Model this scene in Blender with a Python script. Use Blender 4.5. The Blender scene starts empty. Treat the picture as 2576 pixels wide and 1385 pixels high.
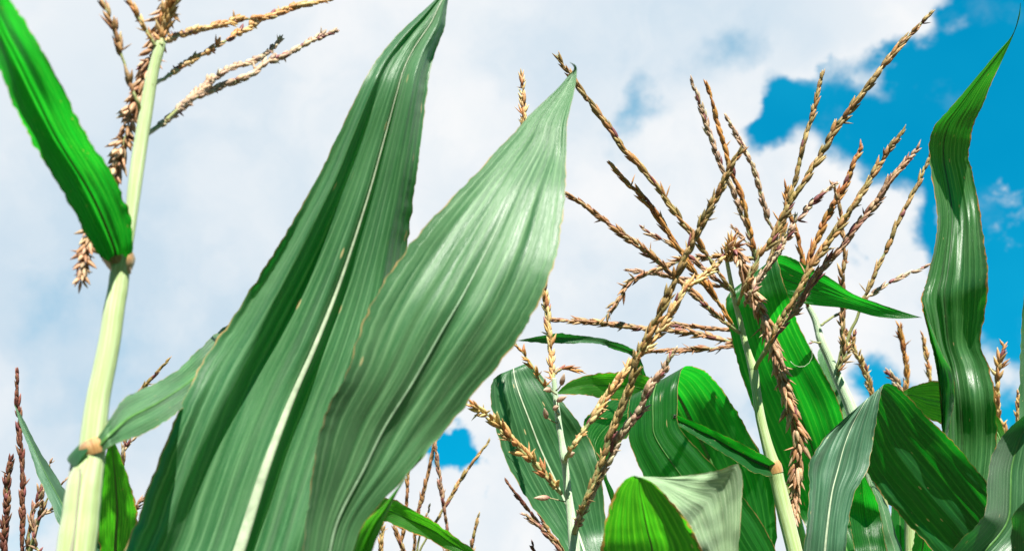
import bpy, math, random
from mathutils import Vector, Matrix, noise

S = bpy.context.scene
COL = S.collection
R = math.radians

# ------------------------------------------------------------------ camera
PITCH = R(25.0); HFOV = R(55.0)
CAM = Vector((0, 0, 1.62))
cd = bpy.data.cameras.new('camera'); cam = bpy.data.objects.new('camera', cd); COL.objects.link(cam)
cam.location = CAM; cam.rotation_euler = (math.pi/2 + PITCH, 0, 0)
cd.sensor_width = 36; cd.lens = 18/math.tan(HFOV/2); cd.clip_start = 0.02; cd.clip_end = 2000
cd.dof.use_dof = True; cd.dof.focus_distance = 0.92; cd.dof.aperture_fstop = 13
S.camera = cam
RT = Vector((1, 0, 0)); UP = Vector((0, -math.sin(PITCH), math.cos(PITCH))); FW = Vector((0, math.cos(PITCH), math.sin(PITCH)))
FPX = 1288/math.tan(HFOV/2)
def ray(x, y): return FW + RT*((x-1288)/FPX) - UP*((y-692.5)/FPX)
def at(x, y, d): return CAM + ray(x, y)*d

# ------------------------------------------------------------------ light
SUN = (RT*.12 + UP*.93 - FW*.31).normalized()      # high, over the photographer's shoulder
sl = bpy.data.lights.new('sun', 'SUN'); so = bpy.data.objects.new('sun', sl); COL.objects.link(so)
sl.energy = 5.0; sl.angle = R(0.53); sl.color = (1.0, 0.96, 0.88)
so.rotation_euler = (-SUN).to_track_quat('-Z', 'Y').to_euler(); so.location = (3, -2, 6)
S.view_settings.view_transform = 'Standard'; S.view_settings.look = 'None'
S.view_settings.exposure = 1.4; S.view_settings.gamma = 1.0

# ------------------------------------------------------------------ node helpers
class NT:
    def __init__(s, tree): s.t = tree; s.n = tree.nodes; s.l = tree.links
    def new(s, typ, **kw):
        o = s.n.new(typ)
        for k, v in kw.items(): setattr(o, k, v)
        return o
    def put(s, sock, v):
        if v is None: return
        if isinstance(v, bpy.types.NodeSocket): s.l.new(v, sock)
        elif isinstance(v, (tuple, list)) and sock.type == 'RGBA' and len(v) == 3: sock.default_value = (*v, 1)
        else: sock.default_value = v
    def math(s, op, a, b=None, c=None, clamp=False):
        o = s.new('ShaderNodeMath', operation=op, use_clamp=clamp)
        for i, v in enumerate((a, b, c)): s.put(o.inputs[i], v)
        return o.outputs[0]
    def vec(s, op, a, b=None, scale=None):
        o = s.new('ShaderNodeVectorMath', operation=op)
        s.put(o.inputs[0], a); s.put(o.inputs[1], b)
        if scale is not None: s.put(o.inputs['Scale'], scale)
        return o.outputs['Value'] if op in ('DISTANCE', 'LENGTH', 'DOT_PRODUCT') else o.outputs[0]
    def rng(s, v, a, b, c=0.0, d=1.0, smooth=True):
        o = s.new('ShaderNodeMapRange', interpolation_type='SMOOTHSTEP' if smooth else 'LINEAR')
        s.put(o.inputs[0], v)
        for i, q in enumerate((a, b, c, d)): s.put(o.inputs[i+1], q)
        return o.outputs[0]
    def mix(s, f, a, b, mode='MIX'):
        o = s.new('ShaderNodeMix', data_type='RGBA', blend_type=mode)
        s.put(o.inputs[0], f); s.put(o.inputs[6], a); s.put(o.inputs[7], b)
        return o.outputs[2]
    def noise(s, v, scale, detail=2.0, rough=0.5, color=False):
        o = s.new('ShaderNodeTexNoise'); s.put(o.inputs['Vector'], v); s.put(o.inputs['Scale'], scale)
        o.inputs['Detail'].default_value = detail; o.inputs['Roughness'].default_value = rough
        return o.outputs['Color' if color else 'Fac']
    def comb(s, x, y, z=0.0):
        o = s.new('ShaderNodeCombineXYZ')
        for i, v in enumerate((x, y, z)): s.put(o.inputs[i], v)
        return o.outputs[0]

# ------------------------------------------------------------------ sky: sun-lit blue with drifting cloud, laid out by compass direction
W = bpy.data.worlds.new('World'); S.world = W; W.use_nodes = True
w = NT(W.node_tree); w.n.clear()
tc = w.new('ShaderNodeTexCoord').outputs['Generated']
sky = w.new('ShaderNodeTexSky', sky_type='NISHITA'); sky.sun_disc = False
sky.sun_elevation = math.asin(SUN.z); sky.sun_rotation = math.atan2(SUN.x, SUN.y)
sky.air_density = 1.0; sky.dust_density = 0.4; sky.ozone_density = 3.0
def direction(x, y): return tuple(ray(x, y).normalized())
n1 = w.vec('SUBTRACT', w.noise(tc, 5.0, 3, .55, True), (.5, .5, .5))
n2 = w.vec('SUBTRACT', w.noise(tc, 15.0, 5, .52, True), (.5, .5, .5))
wd = w.vec('ADD', w.vec('ADD', tc, w.vec('SCALE', n1, None, .12)), w.vec('SCALE', n2, None, .11))
def blob(x, y, r, soft, amt):                 # soft round opening (or bank, amt < 0) around a direction; r in picture-sized units
    dist = w.vec('DISTANCE', wd, direction(x, y))
    k = 1/FPX
    return w.rng(dist, (r+soft)*k, max(r-soft, 0)*k, 0.0, amt)
BLUE = [(2560,120,230,60,1),(2380,300,250,60,1),(2200,270,150,65,1),(2040,290,120,60,.95),(1950,270,60,60,.6),(2560,560,215,60,1),(2330,480,85,50,.8),
        (2576,860,125,60,1),(2570,1010,110,50,1),(1600,285,60,60,.62),(1830,120,70,70,.5),(1700,180,50,70,.22),
        (1110,1110,55,22,1),(1165,1135,52,22,1),(1222,1168,48,20,1),(2165,640,26,30,.8),(2150,720,18,30,.5),
        (1975,1120,75,60,.85),(2210,985,70,45,1),(2290,1150,120,60,.8),(1800,1060,70,80,.4),(60,1330,60,70,.3),
        (300,880,220,170,.14),(60,830,150,150,.12),(360,980,130,90,.10),(80,1290,120,100,.12)]
BANK = [(2490,545,34,30,-1),(2490,470,20,24,-.8),(2545,600,18,20,-.55),(2515,940,40,40,-.5),(2100,60,120,70,-1),(2230,60,60,50,-.9),(2370,80,22,25,-.45),
        (2080,450,100,60,-1),(1980,420,50,40,-.6),(2255,580,80,45,-1),(2500,900,50,45,-.5),(1860,250,40,40,-.6)]
acc = None
for b in BLUE:
    v = blob(*b); acc = v if acc is None else w.math('ADD', acc, v)
acc = w.math('MINIMUM', acc, 1.0)
for b in BANK: acc = w.math('ADD', acc, blob(*b))
# unseen sky behind the camera, cleared and darkened to lower the fill light
sep = w.new('ShaderNodeSeparateXYZ'); w.put(sep.inputs[0], tc)
behind = w.math('MULTIPLY', w.rng(sep.outputs[1], .60, .30), w.rng(w.noise(tc, 2.2, 4, .55), .28, .46))
acc = w.math('MAXIMUM', w.math('MAXIMUM', acc, 0.0), behind)
wisp = w.noise(tc, 21, 6, .55)
bluef = w.rng(w.math('ADD', acc, w.math('MULTIPLY', w.math('SUBTRACT', wisp, .5), .75)), .05, .95, smooth=True)
bluef = w.math('MULTIPLY', bluef, 1.0, clamp=True)
bluec = w.mix(.72, w.mix(1.0, sky.outputs[0], (.02, 1.5, 1.5), 'MULTIPLY'), w.mix(w.rng(w.noise(tc, 3.2, 4, .5), .35, .65), (.0, 2.25, 4.35), (.06, 3.05, 5.1)))
bluec = w.mix(behind, bluec, w.mix(1.0, bluec, (.8, .62, .5), 'MULTIPLY'))
billow = w.math('ADD', w.math('MULTIPLY', w.noise(tc, 6.0, 3, .5), .6), w.math('MULTIPLY', w.noise(wd, 13.0, 6, .55), .4))
shade_left = w.math('ADD', w.math('ADD', blob(330, 800, 420, 330, .72), blob(750, 250, 200, 300, .25)), w.math('ADD', w.math('ADD', blob(1480, 40, 300, 250, .62), blob(1900, 60, 150, 150, .35)), blob(1600, 830, 160, 200, .42)))
grey = w.math('ADD', shade_left, w.rng(billow, .38, .66, .38, -.10), clamp=True)
cloudc = w.mix(grey, (7.1, 7.2, 7.3), (4.5, 5.55, 6.45))
bg = w.new('ShaderNodeBackground'); w.put(bg.inputs[0], w.mix(bluef, cloudc, bluec)); bg.inputs[1].default_value = 0.0505
w.l.new(bg.outputs[0], w.new('ShaderNodeOutputWorld').inputs[0])

# ------------------------------------------------------------------ materials
def new_mat(name):
    m = bpy.data.materials.new(name); m.use_nodes = True
    t = NT(m.node_tree); t.n.clear(); return m, t, t.new('ShaderNodeOutputMaterial').inputs[0]

def leaf_mat(name, base, pale, trans, tmix=.38, sheen=.25, rough=.42, edge=(.42, .26, .10), edge_w=.035, spots=.8, veins=14, dry=None, tlow=.55):
    m, t, out = new_mat(name)
    uv = t.new('ShaderNodeUVMap'); uv.uv_map = 'UVMap'
    sp = t.new('ShaderNodeSeparateXYZ'); t.put(sp.inputs[0], uv.outputs[0]); u, v = sp.outputs[0], sp.outputs[1]
    rnd = t.new('ShaderNodeObjectInfo').outputs['Random']
    rr = t.math('MULTIPLY', rnd, 37.0)
    streak = t.noise(t.comb(t.math('MULTIPLY', u, 34.0), t.math('MULTIPLY', v, 1.1), rr), 1.0, 5, .65)
    broad = t.noise(t.comb(t.math('MULTIPLY', u, 5.0), t.math('MULTIPLY', v, .9), rr), 1.0, 3, .5)
    fine = t.noise(t.comb(t.math('MULTIPLY', u, 170.0), t.math('MULTIPLY', v, 9.0), rr), 1.0, 3, .6)
    ph = t.math('ADD', t.math('MULTIPLY', u, float(veins)), t.math('MULTIPLY', t.math('SUBTRACT', streak, .5), 1.1))
    vein = t.math('MULTIPLY', t.math('POWER', t.math('ABSOLUTE', t.math('COSINE', t.math('MULTIPLY', ph, math.pi))), 18.0), t.rng(broad, .3, .65, .25, 1.0))
    c = t.mix(t.rng(streak, .28, .78), base, t.mix(.6, base, pale))
    hair = t.noise(t.comb(t.math('MULTIPLY', u, 150.0), t.math('MULTIPLY', v, 60.0), rr), 1.0, 4, .7)
    c = t.mix(t.rng(hair, .5, .78, 0, .45), c, pale)
    c = t.mix(t.rng(broad, .35, .7, 0.0, .55), c, tuple(q*.62 for q in base))
    c = t.mix(t.math('MULTIPLY', vein, .45), c, (pale[0]*1.6+.015, pale[1]*1.5+.04, pale[2]*1.6+.015))
    c = t.mix(t.math('MULTIPLY', t.rng(fine, .52, .72), .22), c, (pale[0]*1.3+.006, pale[1]*1.25+.02, pale[2]*1.3+.006))
    # pale insect flecks running along the veins
    vor = t.new('ShaderNodeTexVoronoi'); t.put(vor.inputs['Vector'], t.comb(t.math('MULTIPLY', u, 15.0), t.math('MULTIPLY', v, 4.2), rr)); vor.inputs['Scale'].default_value = 1.0
    wn = t.new('ShaderNodeTexWhiteNoise'); t.put(wn.inputs[0], vor.outputs['Position'])
    fleck = t.math('MULTIPLY', t.rng(vor.outputs['Distance'], .17, .08), t.rng(wn.outputs[0], 1-.22*spots, 1-.2*spots))
    c = t.mix(t.math('MULTIPLY', fleck, .8), c, (.50, .42, .20))
    if dry: c = t.mix(t.math('MULTIPLY', t.rng(t.math('ADD', v, t.math('MULTIPLY', streak, 1.2)), dry[0], dry[1]), .75), c, (.20, .22, .03))
    # dry margin
    ab = t.math('ABSOLUTE', t.math('SUBTRACT', t.math('MULTIPLY', u, 2.0), 1.0))
    en = t.noise(t.comb(t.math('MULTIPLY', v, 5.0), t.math('MULTIPLY', u, 2.0), rr), 1.0, 4, .6)
    ew = t.math('MULTIPLY', t.rng(en, .3, .75, .4, 2.2), edge_w)
    em = t.math('MULTIPLY', t.rng(t.math('ADD', ab, ew), .990, 1.02), t.rng(en, .3, .55, .25, .9))
    c = t.mix(em, c, edge)
    tcol = t.mix(t.rng(streak, .34, .70), tuple(q*tlow for q in trans), trans)
    tcol = t.mix(t.math('MULTIPLY', vein, .75), tcol, (min(1, trans[0]*2+.10), min(1, trans[1]*1.35), trans[2]*1.6))
    tcol = t.mix(t.math('MULTIPLY', t.rng(broad, .35, .7), .45), tcol, tuple(q*.55 for q in trans))
    tcol = t.mix(t.math('MAXIMUM', em, t.math('MULTIPLY', fleck, .8)), tcol, (.55, .28, .07))
    hgt = t.math('ADD', t.math('ADD', t.math('MULTIPLY', streak, .45), t.math('MULTIPLY', vein, .2)), t.math('MULTIPLY', fine, .2))
    bp = t.new('ShaderNodeBump'); bp.inputs['Strength'].default_value = .5; bp.inputs['Distance'].default_value = .0013; t.put(bp.inputs['Height'], hgt)
    pb = t.new('ShaderNodeBsdfPrincipled')
    t.put(pb.inputs['Base Color'], c)
    t.put(pb.inputs['Roughness'], t.rng(streak, .3, .7, rough-.06, rough+.14))
    pb.inputs['Specular IOR Level'].default_value = .42
    pb.inputs['Sheen Weight'].default_value = sheen; pb.inputs['Sheen Roughness'].default_value = .45
    pb.inputs['Sheen Tint'].default_value = (.85, 1, .88, 1)
    t.put(pb.inputs['Normal'], bp.outputs[0])
    tr = t.new('ShaderNodeBsdfTranslucent'); t.put(tr.inputs[0], tcol); t.put(tr.inputs['Normal'], bp.outputs[0])
    ms = t.new('ShaderNodeMixShader'); ms.inputs[0].default_value = tmix
    t.l.new(pb.outputs[0], ms.inputs[1]); t.l.new(tr.outputs[0], ms.inputs[2]); t.l.new(ms.outputs[0], out)
    return m

LEAF_GREY = leaf_mat('leaf_waxy_green', (.014, .076, .022), (.070, .165, .070), (.004, .34, .02), .28, .14, .36, edge_w=.012)
LEAF_TALL = leaf_mat('leaf_tall_dry_tip', (.016, .085, .018), (.070, .165, .060), (.02, .46, .02), .36, .14, .30, edge=(.5, .2, .05), edge_w=.03, dry=(6.9, 10.5))
LEAF_PALE = leaf_mat('leaf_pale_downy', (.022, .110, .032), (.150, .275, .130), (.02, .34, .03), .24, .22, .40, spots=.2, edge_w=.014)
LEAF_DOWNY = leaf_mat('leaf_downy_blue_green', (.026, .105, .050), (.10, .195, .115), (.004, .30, .03), .22, .22, .42, spots=.2, edge_w=.012)
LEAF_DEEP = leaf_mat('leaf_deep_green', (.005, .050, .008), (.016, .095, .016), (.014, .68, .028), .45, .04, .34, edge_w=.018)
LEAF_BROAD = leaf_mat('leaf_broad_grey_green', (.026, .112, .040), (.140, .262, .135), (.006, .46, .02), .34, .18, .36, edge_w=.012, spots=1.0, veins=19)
LEAF_SHADE = leaf_mat('leaf_painted_shade', (.004, .055, .011), (.012, .10, .020), (.003, .44, .014), .36, .06, .32, edge_w=.018)  # shade painted into the colour: darker and less translucent for shaded blades
LEAF_LIGHT = leaf_mat('leaf_yellow_green', (.018, .10, .010), (.05, .17, .025), (.10, .74, .015), .50, .06, .40, edge=(.50, .22, .06), edge_w=.055, tlow=.38)
LEAF_FLAP = leaf_mat('leaf_painted_sunlit', (.25, .40, .20), (.42, .55, .33), (.20, .42, .10), .2, .25, .45, edge=(.60, .42, .22), spots=.1, edge_w=.02)  # direct sun painted into the colour of the flap's green waxy upper side

def rib_mat(name, col):
    m, t, out = new_mat(name)
    co = t.new('ShaderNodeTexCoord').outputs['Object']
    n = t.noise(co, 160, 3, .6)
    pb = t.new('ShaderNodeBsdfPrincipled'); t.put(pb.inputs['Base Color'], t.mix(t.rng(n, .3, .7), tuple(q*.7 for q in col), col))
    pb.inputs['Roughness'].default_value = .42
    tr = t.new('ShaderNodeBsdfTranslucent'); t.put(tr.inputs[0], tuple(q*.8 for q in col))
    ms = t.new('ShaderNodeMixShader'); ms.inputs[0].default_value = .25
    t.l.new(pb.outputs[0], ms.inputs[1]); t.l.new(tr.outputs[0], ms.inputs[2]); t.l.new(ms.outputs[0], out)
    return m
RIB_PALE = rib_mat('midrib_cream', (.52, .62, .42))
RIB_SOFT = rib_mat('midrib_pale_green', (.26, .40, .24))
RIB_GREEN = rib_mat('midrib_green', (.10, .26, .06))
RIB_DARK = rib_mat('midrib_dark', (.02, .09, .015))

def stalk_mat(name, a, b, c2):
    m, t, out = new_mat(name)
    uv = t.new('ShaderNodeUVMap'); uv.uv_map = 'UVMap'
    sp = t.new('ShaderNodeSeparateXYZ'); t.put(sp.inputs[0], uv.outputs[0]); u, v = sp.outputs[0], sp.outputs[1]
    # wrap u round a circle so that the streaks close on themselves
    ang = t.math('MULTIPLY', u, 2*math.pi)
    cx, cy = t.math('COSINE', ang), t.math('SINE', ang)
    st = t.noise(t.comb(t.math('MULTIPLY', cx, 5.0), t.math('MULTIPLY', cy, 5.0), t.math('MULTIPLY', v, 2.2)), 1.0, 5, .62)
    bl = t.noise(t.comb(cx, cy, t.math('MULTIPLY', v, 9.0)), 1.3, 4, .6)
    sk = t.noise(t.comb(t.math('MULTIPLY', cx, 3.0), t.math('MULTIPLY', cy, 3.0), t.math('MULTIPLY', v, 60.0)), 1.6, 3, .6)
    c = t.mix(t.rng(st, .36, .66), a, b)
    c = t.mix(t.rng(bl, .52, .72, 0, .6), c, c2)
    c = t.mix(t.math('MULTIPLY', t.rng(sk, .66, .74), .5), c, (.32, .25, .12))
    rb = t.noise(t.comb(t.math('MULTIPLY', cx, 24.0), t.math('MULTIPLY', cy, 24.0), t.math('MULTIPLY', v, 1.2)), 1.0, 3, .6)
    c = t.mix(t.rng(rb, .50, .68, 0, .45), c, tuple(q*.62 for q in a))
    sm = t.noise(t.comb(t.math('MULTIPLY', cx, 1.6), t.math('MULTIPLY', cy, 1.6), t.math('MULTIPLY', v, 3.0)), 1.7, 6, .7)
    c = t.mix(t.rng(sm, .60, .74, 0, .5), c, (.30, .26, .10))
    bp = t.new('ShaderNodeBump'); bp.inputs['Strength'].default_value = .5; bp.inputs['Distance'].default_value = .0012; t.put(bp.inputs['Height'], t.math('ADD', st, rb))
    pb = t.new('ShaderNodeBsdfPrincipled'); t.put(pb.inputs['Base Color'], c); pb.inputs['Roughness'].default_value = .48
    pb.inputs['Sheen Weight'].default_value = .25; t.put(pb.inputs['Normal'], bp.outputs[0])
    pb.inputs['Subsurface Weight'].default_value = .0
    t.l.new(pb.outputs[0], out); return m
STALK = stalk_mat('stalk_pale_green', (.30, .40, .13), (.44, .56, .29), (.36, .47, .20))
STALK_GREY = stalk_mat('stalk_waxy', (.26, .40, .22), (.58, .68, .48), (.34, .46, .26))
STALK_THIN = stalk_mat('stalk_olive', (.20, .26, .08), (.34, .38, .16), (.28, .22, .10))
COLLAR = stalk_mat('collar_rust', (.34, .16, .045), (.47, .29, .10), (.18, .07, .02))
SHEATH = stalk_mat('sheath_edge_dry', (.22, .25, .14), (.36, .34, .19), (.38, .21, .09))

m, t, out = new_mat('tassel_spikelets'); SPIKE = m
ca = t.new('ShaderNodeVertexColor'); ca.layer_name = 'Col'
co = t.new('ShaderNodeTexCoord').outputs['Object']
nz = t.noise(co, 900, 3, .6)
c = t.mix(t.rng(nz, .35, .68, 0, .55), ca.outputs[0], t.mix(1.0, ca.outputs[0], (.55, .42, .38), 'MULTIPLY'))
pb = t.new('ShaderNodeBsdfPrincipled'); t.put(pb.inputs['Base Color'], c); pb.inputs['Roughness'].default_value = .5
bp = t.new('ShaderNodeBump'); bp.inputs['Strength'].default_value = .5; bp.inputs['Distance'].default_value = .0006; t.put(bp.inputs['Height'], nz); t.put(pb.inputs['Normal'], bp.outputs[0])
tr = t.new('ShaderNodeBsdfTranslucent'); t.put(tr.inputs[0], c)
ms = t.new('ShaderNodeMixShader'); ms.inputs[0].default_value = .3
t.l.new(pb.outputs[0], ms.inputs[1]); t.l.new(tr.outputs[0], ms.inputs[2]); t.l.new(ms.outputs[0], out)

m, t, out = new_mat('soil'); SOIL = m
co = t.new('ShaderNodeTexCoord').outputs['Object']
nz = t.noise(co, 3, 8, .65); n3 = t.noise(co, 40, 4, .6)
c = t.mix(t.rng(nz, .35, .65), (.055, .034, .02), (.13, .085, .05))
pb = t.new('ShaderNodeBsdfPrincipled'); t.put(pb.inputs['Base Color'], t.mix(t.rng(n3, .4, .7, 0, .6), c, (.05, .07, .02))); pb.inputs['Roughness'].default_value = .95
bp = t.new('ShaderNodeBump'); bp.inputs['Strength'].default_value = 1; bp.inputs['Distance'].default_value = .05; t.put(bp.inputs['Height'], n3); t.put(pb.inputs['Normal'], bp.outputs[0])
t.l.new(pb.outputs[0], out)

m, t, out = new_mat('insect_black'); BUG = m
co = t.new('ShaderNodeTexCoord').outputs['Object']
pb = t.new('ShaderNodeBsdfPrincipled'); t.put(pb.inputs['Base Color'], t.mix(t.noise(co, 1500, 2), (.008, .007, .006), (.03, .025, .02))); pb.inputs['Roughness'].default_value = .35
t.l.new(pb.outputs[0], out)

# ------------------------------------------------------------------ mesh builder
class MB:
    def __init__(s): s.v = []; s.f = []; s.uv = []; s.c = []; s.smooth = True
    def add(s, verts, faces, uvs=None, cols=None):
        o = len(s.v); s.v += verts; s.f += [tuple(i+o for i in f) for f in faces]
        s.uv += uvs if uvs else [(0, 0)]*len(verts); s.c += cols if cols else [(1, 1, 1)]*len(verts)
    def build(s, name, mat, parent=None, origin=None, color=False):
        o0 = origin if origin is not None else (parent['_o'] if parent is not None else Vector((0, 0, 0)))
        o0 = Vector(o0)
        me = bpy.data.meshes.new(name); me.from_pydata([tuple(Vector(p)-o0) for p in s.v], [], s.f)
        uvl = me.uv_layers.new(name='UVMap'); li = [0]*len(me.loops); me.loops.foreach_get('vertex_index', li)
        flat = []
        for i in li: flat += s.uv[i]
        uvl.data.foreach_set('uv', flat)
        if color:
            at_ = me.color_attributes.new('Col', 'FLOAT_COLOR', 'POINT')
            fc = []
            for q in s.c: fc += [q[0], q[1], q[2], 1.0]
            at_.data.foreach_set('color', fc)
        me.polygons.foreach_set('use_smooth', [True]*len(me.polygons))
        me.materials.append(mat); me.update()
        o = bpy.data.objects.new(name, me); COL.objects.link(o)
        if parent is not None:
            o.parent = parent
        return o

def cr(p, k, t):       # Catmull-Rom through a list of tuples
    n = len(p); a, b, c_, d = p[max(k-1, 0)], p[k], p[min(k+1, n-1)], p[min(k+2, n-1)]
    t2, t3 = t*t, t*t*t
    return [0.5*(2*B + (C-A)*t + (2*A-5*B+4*C-D)*t2 + (3*B-A-3*C+D)*t3) for A, B, C, D in zip(a, b, c_, d)]
def resample(p, per):
    out_ = []
    for k in range(len(p)-1):
        for i in range(per): out_.append(cr(p, k, i/per))
    out_.append(list(p[-1])); return out_

def tube(mb, pts, rad, seg=12, vscale=8.0, cap=True, col=None, flat=1.0):
    n = len(pts); fr = None; vs = []; uvs = []; L = 0; prev = None
    for i in range(n):
        T = (pts[min(i+1, n-1)]-pts[max(i-1, 0)]).normalized()
        if fr is None:
            fr = T.cross(Vector((0, 1, 0.3)));  fr = fr.normalized()
        fr = (fr - T*fr.dot(T)).normalized(); B = T.cross(fr)
        if i: L += (pts[i]-pts[i-1]).length
        for j in range(seg+1):
            a = 2*math.pi*j/seg
            vs.append(pts[i] + (fr*math.cos(a) + B*math.sin(a)*flat)*rad[i]); uvs.append((j/seg, L*vscale))
    fs = [(i*(seg+1)+j, i*(seg+1)+j+1, (i+1)*(seg+1)+j+1, (i+1)*(seg+1)+j) for i in range(n-1) for j in range(seg)]
    if cap:
        fs.append(tuple(reversed([j for j in range(seg)]))); fs.append(tuple((n-1)*(seg+1)+j for j in range(seg)))
    mb.add(vs, fs, uvs, [col]*len(vs) if col else None)

# ------------------------------------------------------------------ things
def plant(name, label, base_px, d):
    p = at(base_px[0], base_px[1], d); o = bpy.data.objects.new(name, None); COL.objects.link(o)
    o.location = (p.x, p.y, 0); o.empty_display_size = .1
    o['label'] = label; o['category'] = 'corn plant'; o['group'] = 'corn plants standing in the field'
    o['_o'] = [p.x, p.y, 0.0]
    return o
def sub(o, parent): o['_o'] = list(parent['_o']); return o

def stalk(root, path, mat=STALK, name='stalk', ground=True, seg=20, bumps=()):
    """path: (x, y, r_px, d) from top to bottom"""
    q = []
    rs = resample([tuple(at(x, y, d)) + (r*d/FPX,) for x, y, r, d in path], 8)
    pts = [Vector(a[:3]) for a in rs]; rad = [a[3] for a in rs]
    if ground:
        g = Vector(root['_o']); last = pts[-1]; dirn = (pts[-1]-pts[-4]).normalized()
        m1 = last + dirn*.12
        for k in range(1, 13):
            tt = k/12
            p = last*(1-tt)**2 + m1*2*tt*(1-tt) + Vector((g.x, g.y, -.02))*tt*tt
            pts.append(p); rad.append(rad[len(rs)-1] + (.013 - rad[len(rs)-1])*tt)
    for i in range(len(rad)): rad[i] *= 1 + .025*hsh(i*.22, rad[0]*900)
    mb = MB(); tube(mb, pts, rad, seg)
    return sub(mb.build(name, mat, root), root)

def hsh(a, b=0, c=0): return noise.noise(Vector((a, b, c)))

def knot(kn, u):
    u = min(1, max(0, u))
    for (a, p), (b, q) in zip(kn, kn[1:]):
        if u <= b:
            f = (u-a)/(b-a); f = .5*f + .5*f*f*(3-2*f)
            return p + (q-p)*f
    return kn[-1][1]

def leaf(root, strips, mat, rib=None, ribw=3.5, bow=.0, mid=.5, wave=.003, wn=5, pleat=.0, pk=5.0, NU=28, per=9, seed=0, label=None, name='leaf', keep=None, rib_from=0, rib_pow=.9, edge_wob=.9, prof=None, mats=None):
    mb = MB(); ribpts = None; surf = None
    if not isinstance(strips[0], list): strips = [strips]
    fcount = []
    for si, secs in enumerate(strips):
        rows = resample([tuple(float(q) for q in (s+(0.0,))[:7]) for s in secs], per)
        n = len(rows); P = []; UVs = []; vlen = 0; pm = None; wsum = 0
        Ls = [at(r[0], r[1], r[4]) for r in rows]; Rs = [at(r[2], r[3], r[5]) for r in rows]
        width = max((a-b).length for a, b in zip(Ls, Rs)); cum = [0.0]
        for i in range(1, n): cum.append(cum[-1] + ((Ls[i]+Rs[i])/2-(Ls[i-1]+Rs[i-1])/2).length)
        tot = cum[-1] or 1
        mids = []
        for i in range(n):
            wloc = (Ls[i]-Rs[i]).length; rel = wloc/width; v = cum[i]/tot
            ax = (Ls[i]-Rs[i]).normalized() if wloc > 1e-6 else RT
            for j in range(NU+1):
                u = j/NU
                uu = u*2*mid if u < .5 else mid + (u-.5)*2*(1-mid)
                e = abs(2*u-1)
                # ragged margin
                wob = hsh(cum[i]*160, seed*3.1 + (9 if u < .5 else 0))*.0019*edge_wob*rel*(e**6) + hsh(cum[i]*430, seed*1.3 + (5 if u < .5 else 0))*.0006*edge_wob*(e**8)*min(1, rel*2)
                p = Ls[i].lerp(Rs[i], uu) + ax*wob*(1 if u < .5 else -1)
                dz = (bow+rows[i][6])*rel*(1-e**1.25)
                dz += wave*rel*(e**2.2)*math.sin(2*math.pi*(wn*v) + (0 if u < .5 else 2.1) + seed)
                if pleat:
                    dz += pleat*rel*hsh(u*pk + .35*math.sin(v*5+seed), v*2.2, seed*7.3)*min(1, 4*(1-e)+.25)
                    dz += pleat*.35*rel*hsh(u*pk*2.7, v*4.5, seed*3.3+5)
                dz += .0012*rel*hsh(u*4, v*11, seed+20)
                if prof and si == 0: dz += .001*rel**.5*knot(prof, u + .035*hsh(v*4, seed) + .02*hsh(v*9, u*3, seed))*(.8+.5*hsh(v*5, u*2, seed+3))
                vs_ = (p-CAM).normalized()
                P.append(p + vs_*dz); UVs.append((u, cum[i]/width))
            mids.append(P[i*(NU+1)+NU//2])
        F = [(i*(NU+1)+j, i*(NU+1)+j+1, (i+1)*(NU+1)+j+1, (i+1)*(NU+1)+j) for i in range(n-1) for j in range(NU)]
        mb.add(P, F, UVs); fcount.append(len(F))
        if si == 0: ribpts = (mids, cum, tot); surf = (P, n, NU)
    o = sub(mb.build(name, mat, root), root)
    if mats:
        idx = []
        for k, c_ in enumerate(fcount):
            idx += [k]*c_
            if k: o.data.materials.append(mats[k-1])
        o.data.polygons.foreach_set('material_index', idx)
    if label: o['label'] = label
    if rib:
        mids, cum, tot = ribpts; k0 = int(rib_from*len(mids)); mm = MB()
        pts = mids[k0:]; d0 = (pts[0]-CAM).length
        # sections run base -> tip: the rib thins out towards the tip
        rad = [max(.00025, ribw*d0/FPX*(1-cum[k0+i]/tot)**rib_pow) for i in range(len(pts))]
        tube(mm, pts, rad, 8, flat=.6); mm.build('midrib', rib, o)
    o['_s'] = 0
    del o['_s']
    if keep is not None: keep.append(surf)
    return o

PAL = {
 'tan':   [(0.76,0.42,0.16),(0.76,0.54,0.24),(0.61,0.29,0.09),(0.71,0.43,0.15)],
 'rust':  [(0.46,0.24,0.10),(0.56,0.32,0.14),(0.39,0.19,0.09),(0.51,0.35,0.16)],
 'olive': [(0.41,0.29,0.09),(0.34,0.25,0.09),(0.56,0.30,0.11),(0.52,0.38,0.15)],
 'copper': [(.64,.37,.20),(.72,.47,.28),(.52,.27,.13),(.60,.41,.24)],
 'pale':  [(0.68,0.48,0.31),(0.61,0.42,0.28),(0.76,0.61,0.40),(0.55,0.38,0.25)],
 'red':   [(.26,.09,.06),(.21,.07,.05),(.30,.13,.07),(.25,.12,.06)],
 'straw': [(0.76,0.52,0.22),(0.76,0.59,0.26),(0.76,0.38,0.15),(0.76,0.46,0.17)],
 'gold':  [(0.61,0.30,0.07),(0.54,0.29,0.07),(0.71,0.34,0.09),(0.46,0.18,0.05)],
 'mauve': [(0.49,0.29,0.17),(0.41,0.20,0.14),(0.56,0.37,0.23),(0.44,0.29,0.15)],
}
RING = [(0, .34), (.14, .82), (.36, 1.0), (.62, .78), (.84, .36), (1.0, .04)]
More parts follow.
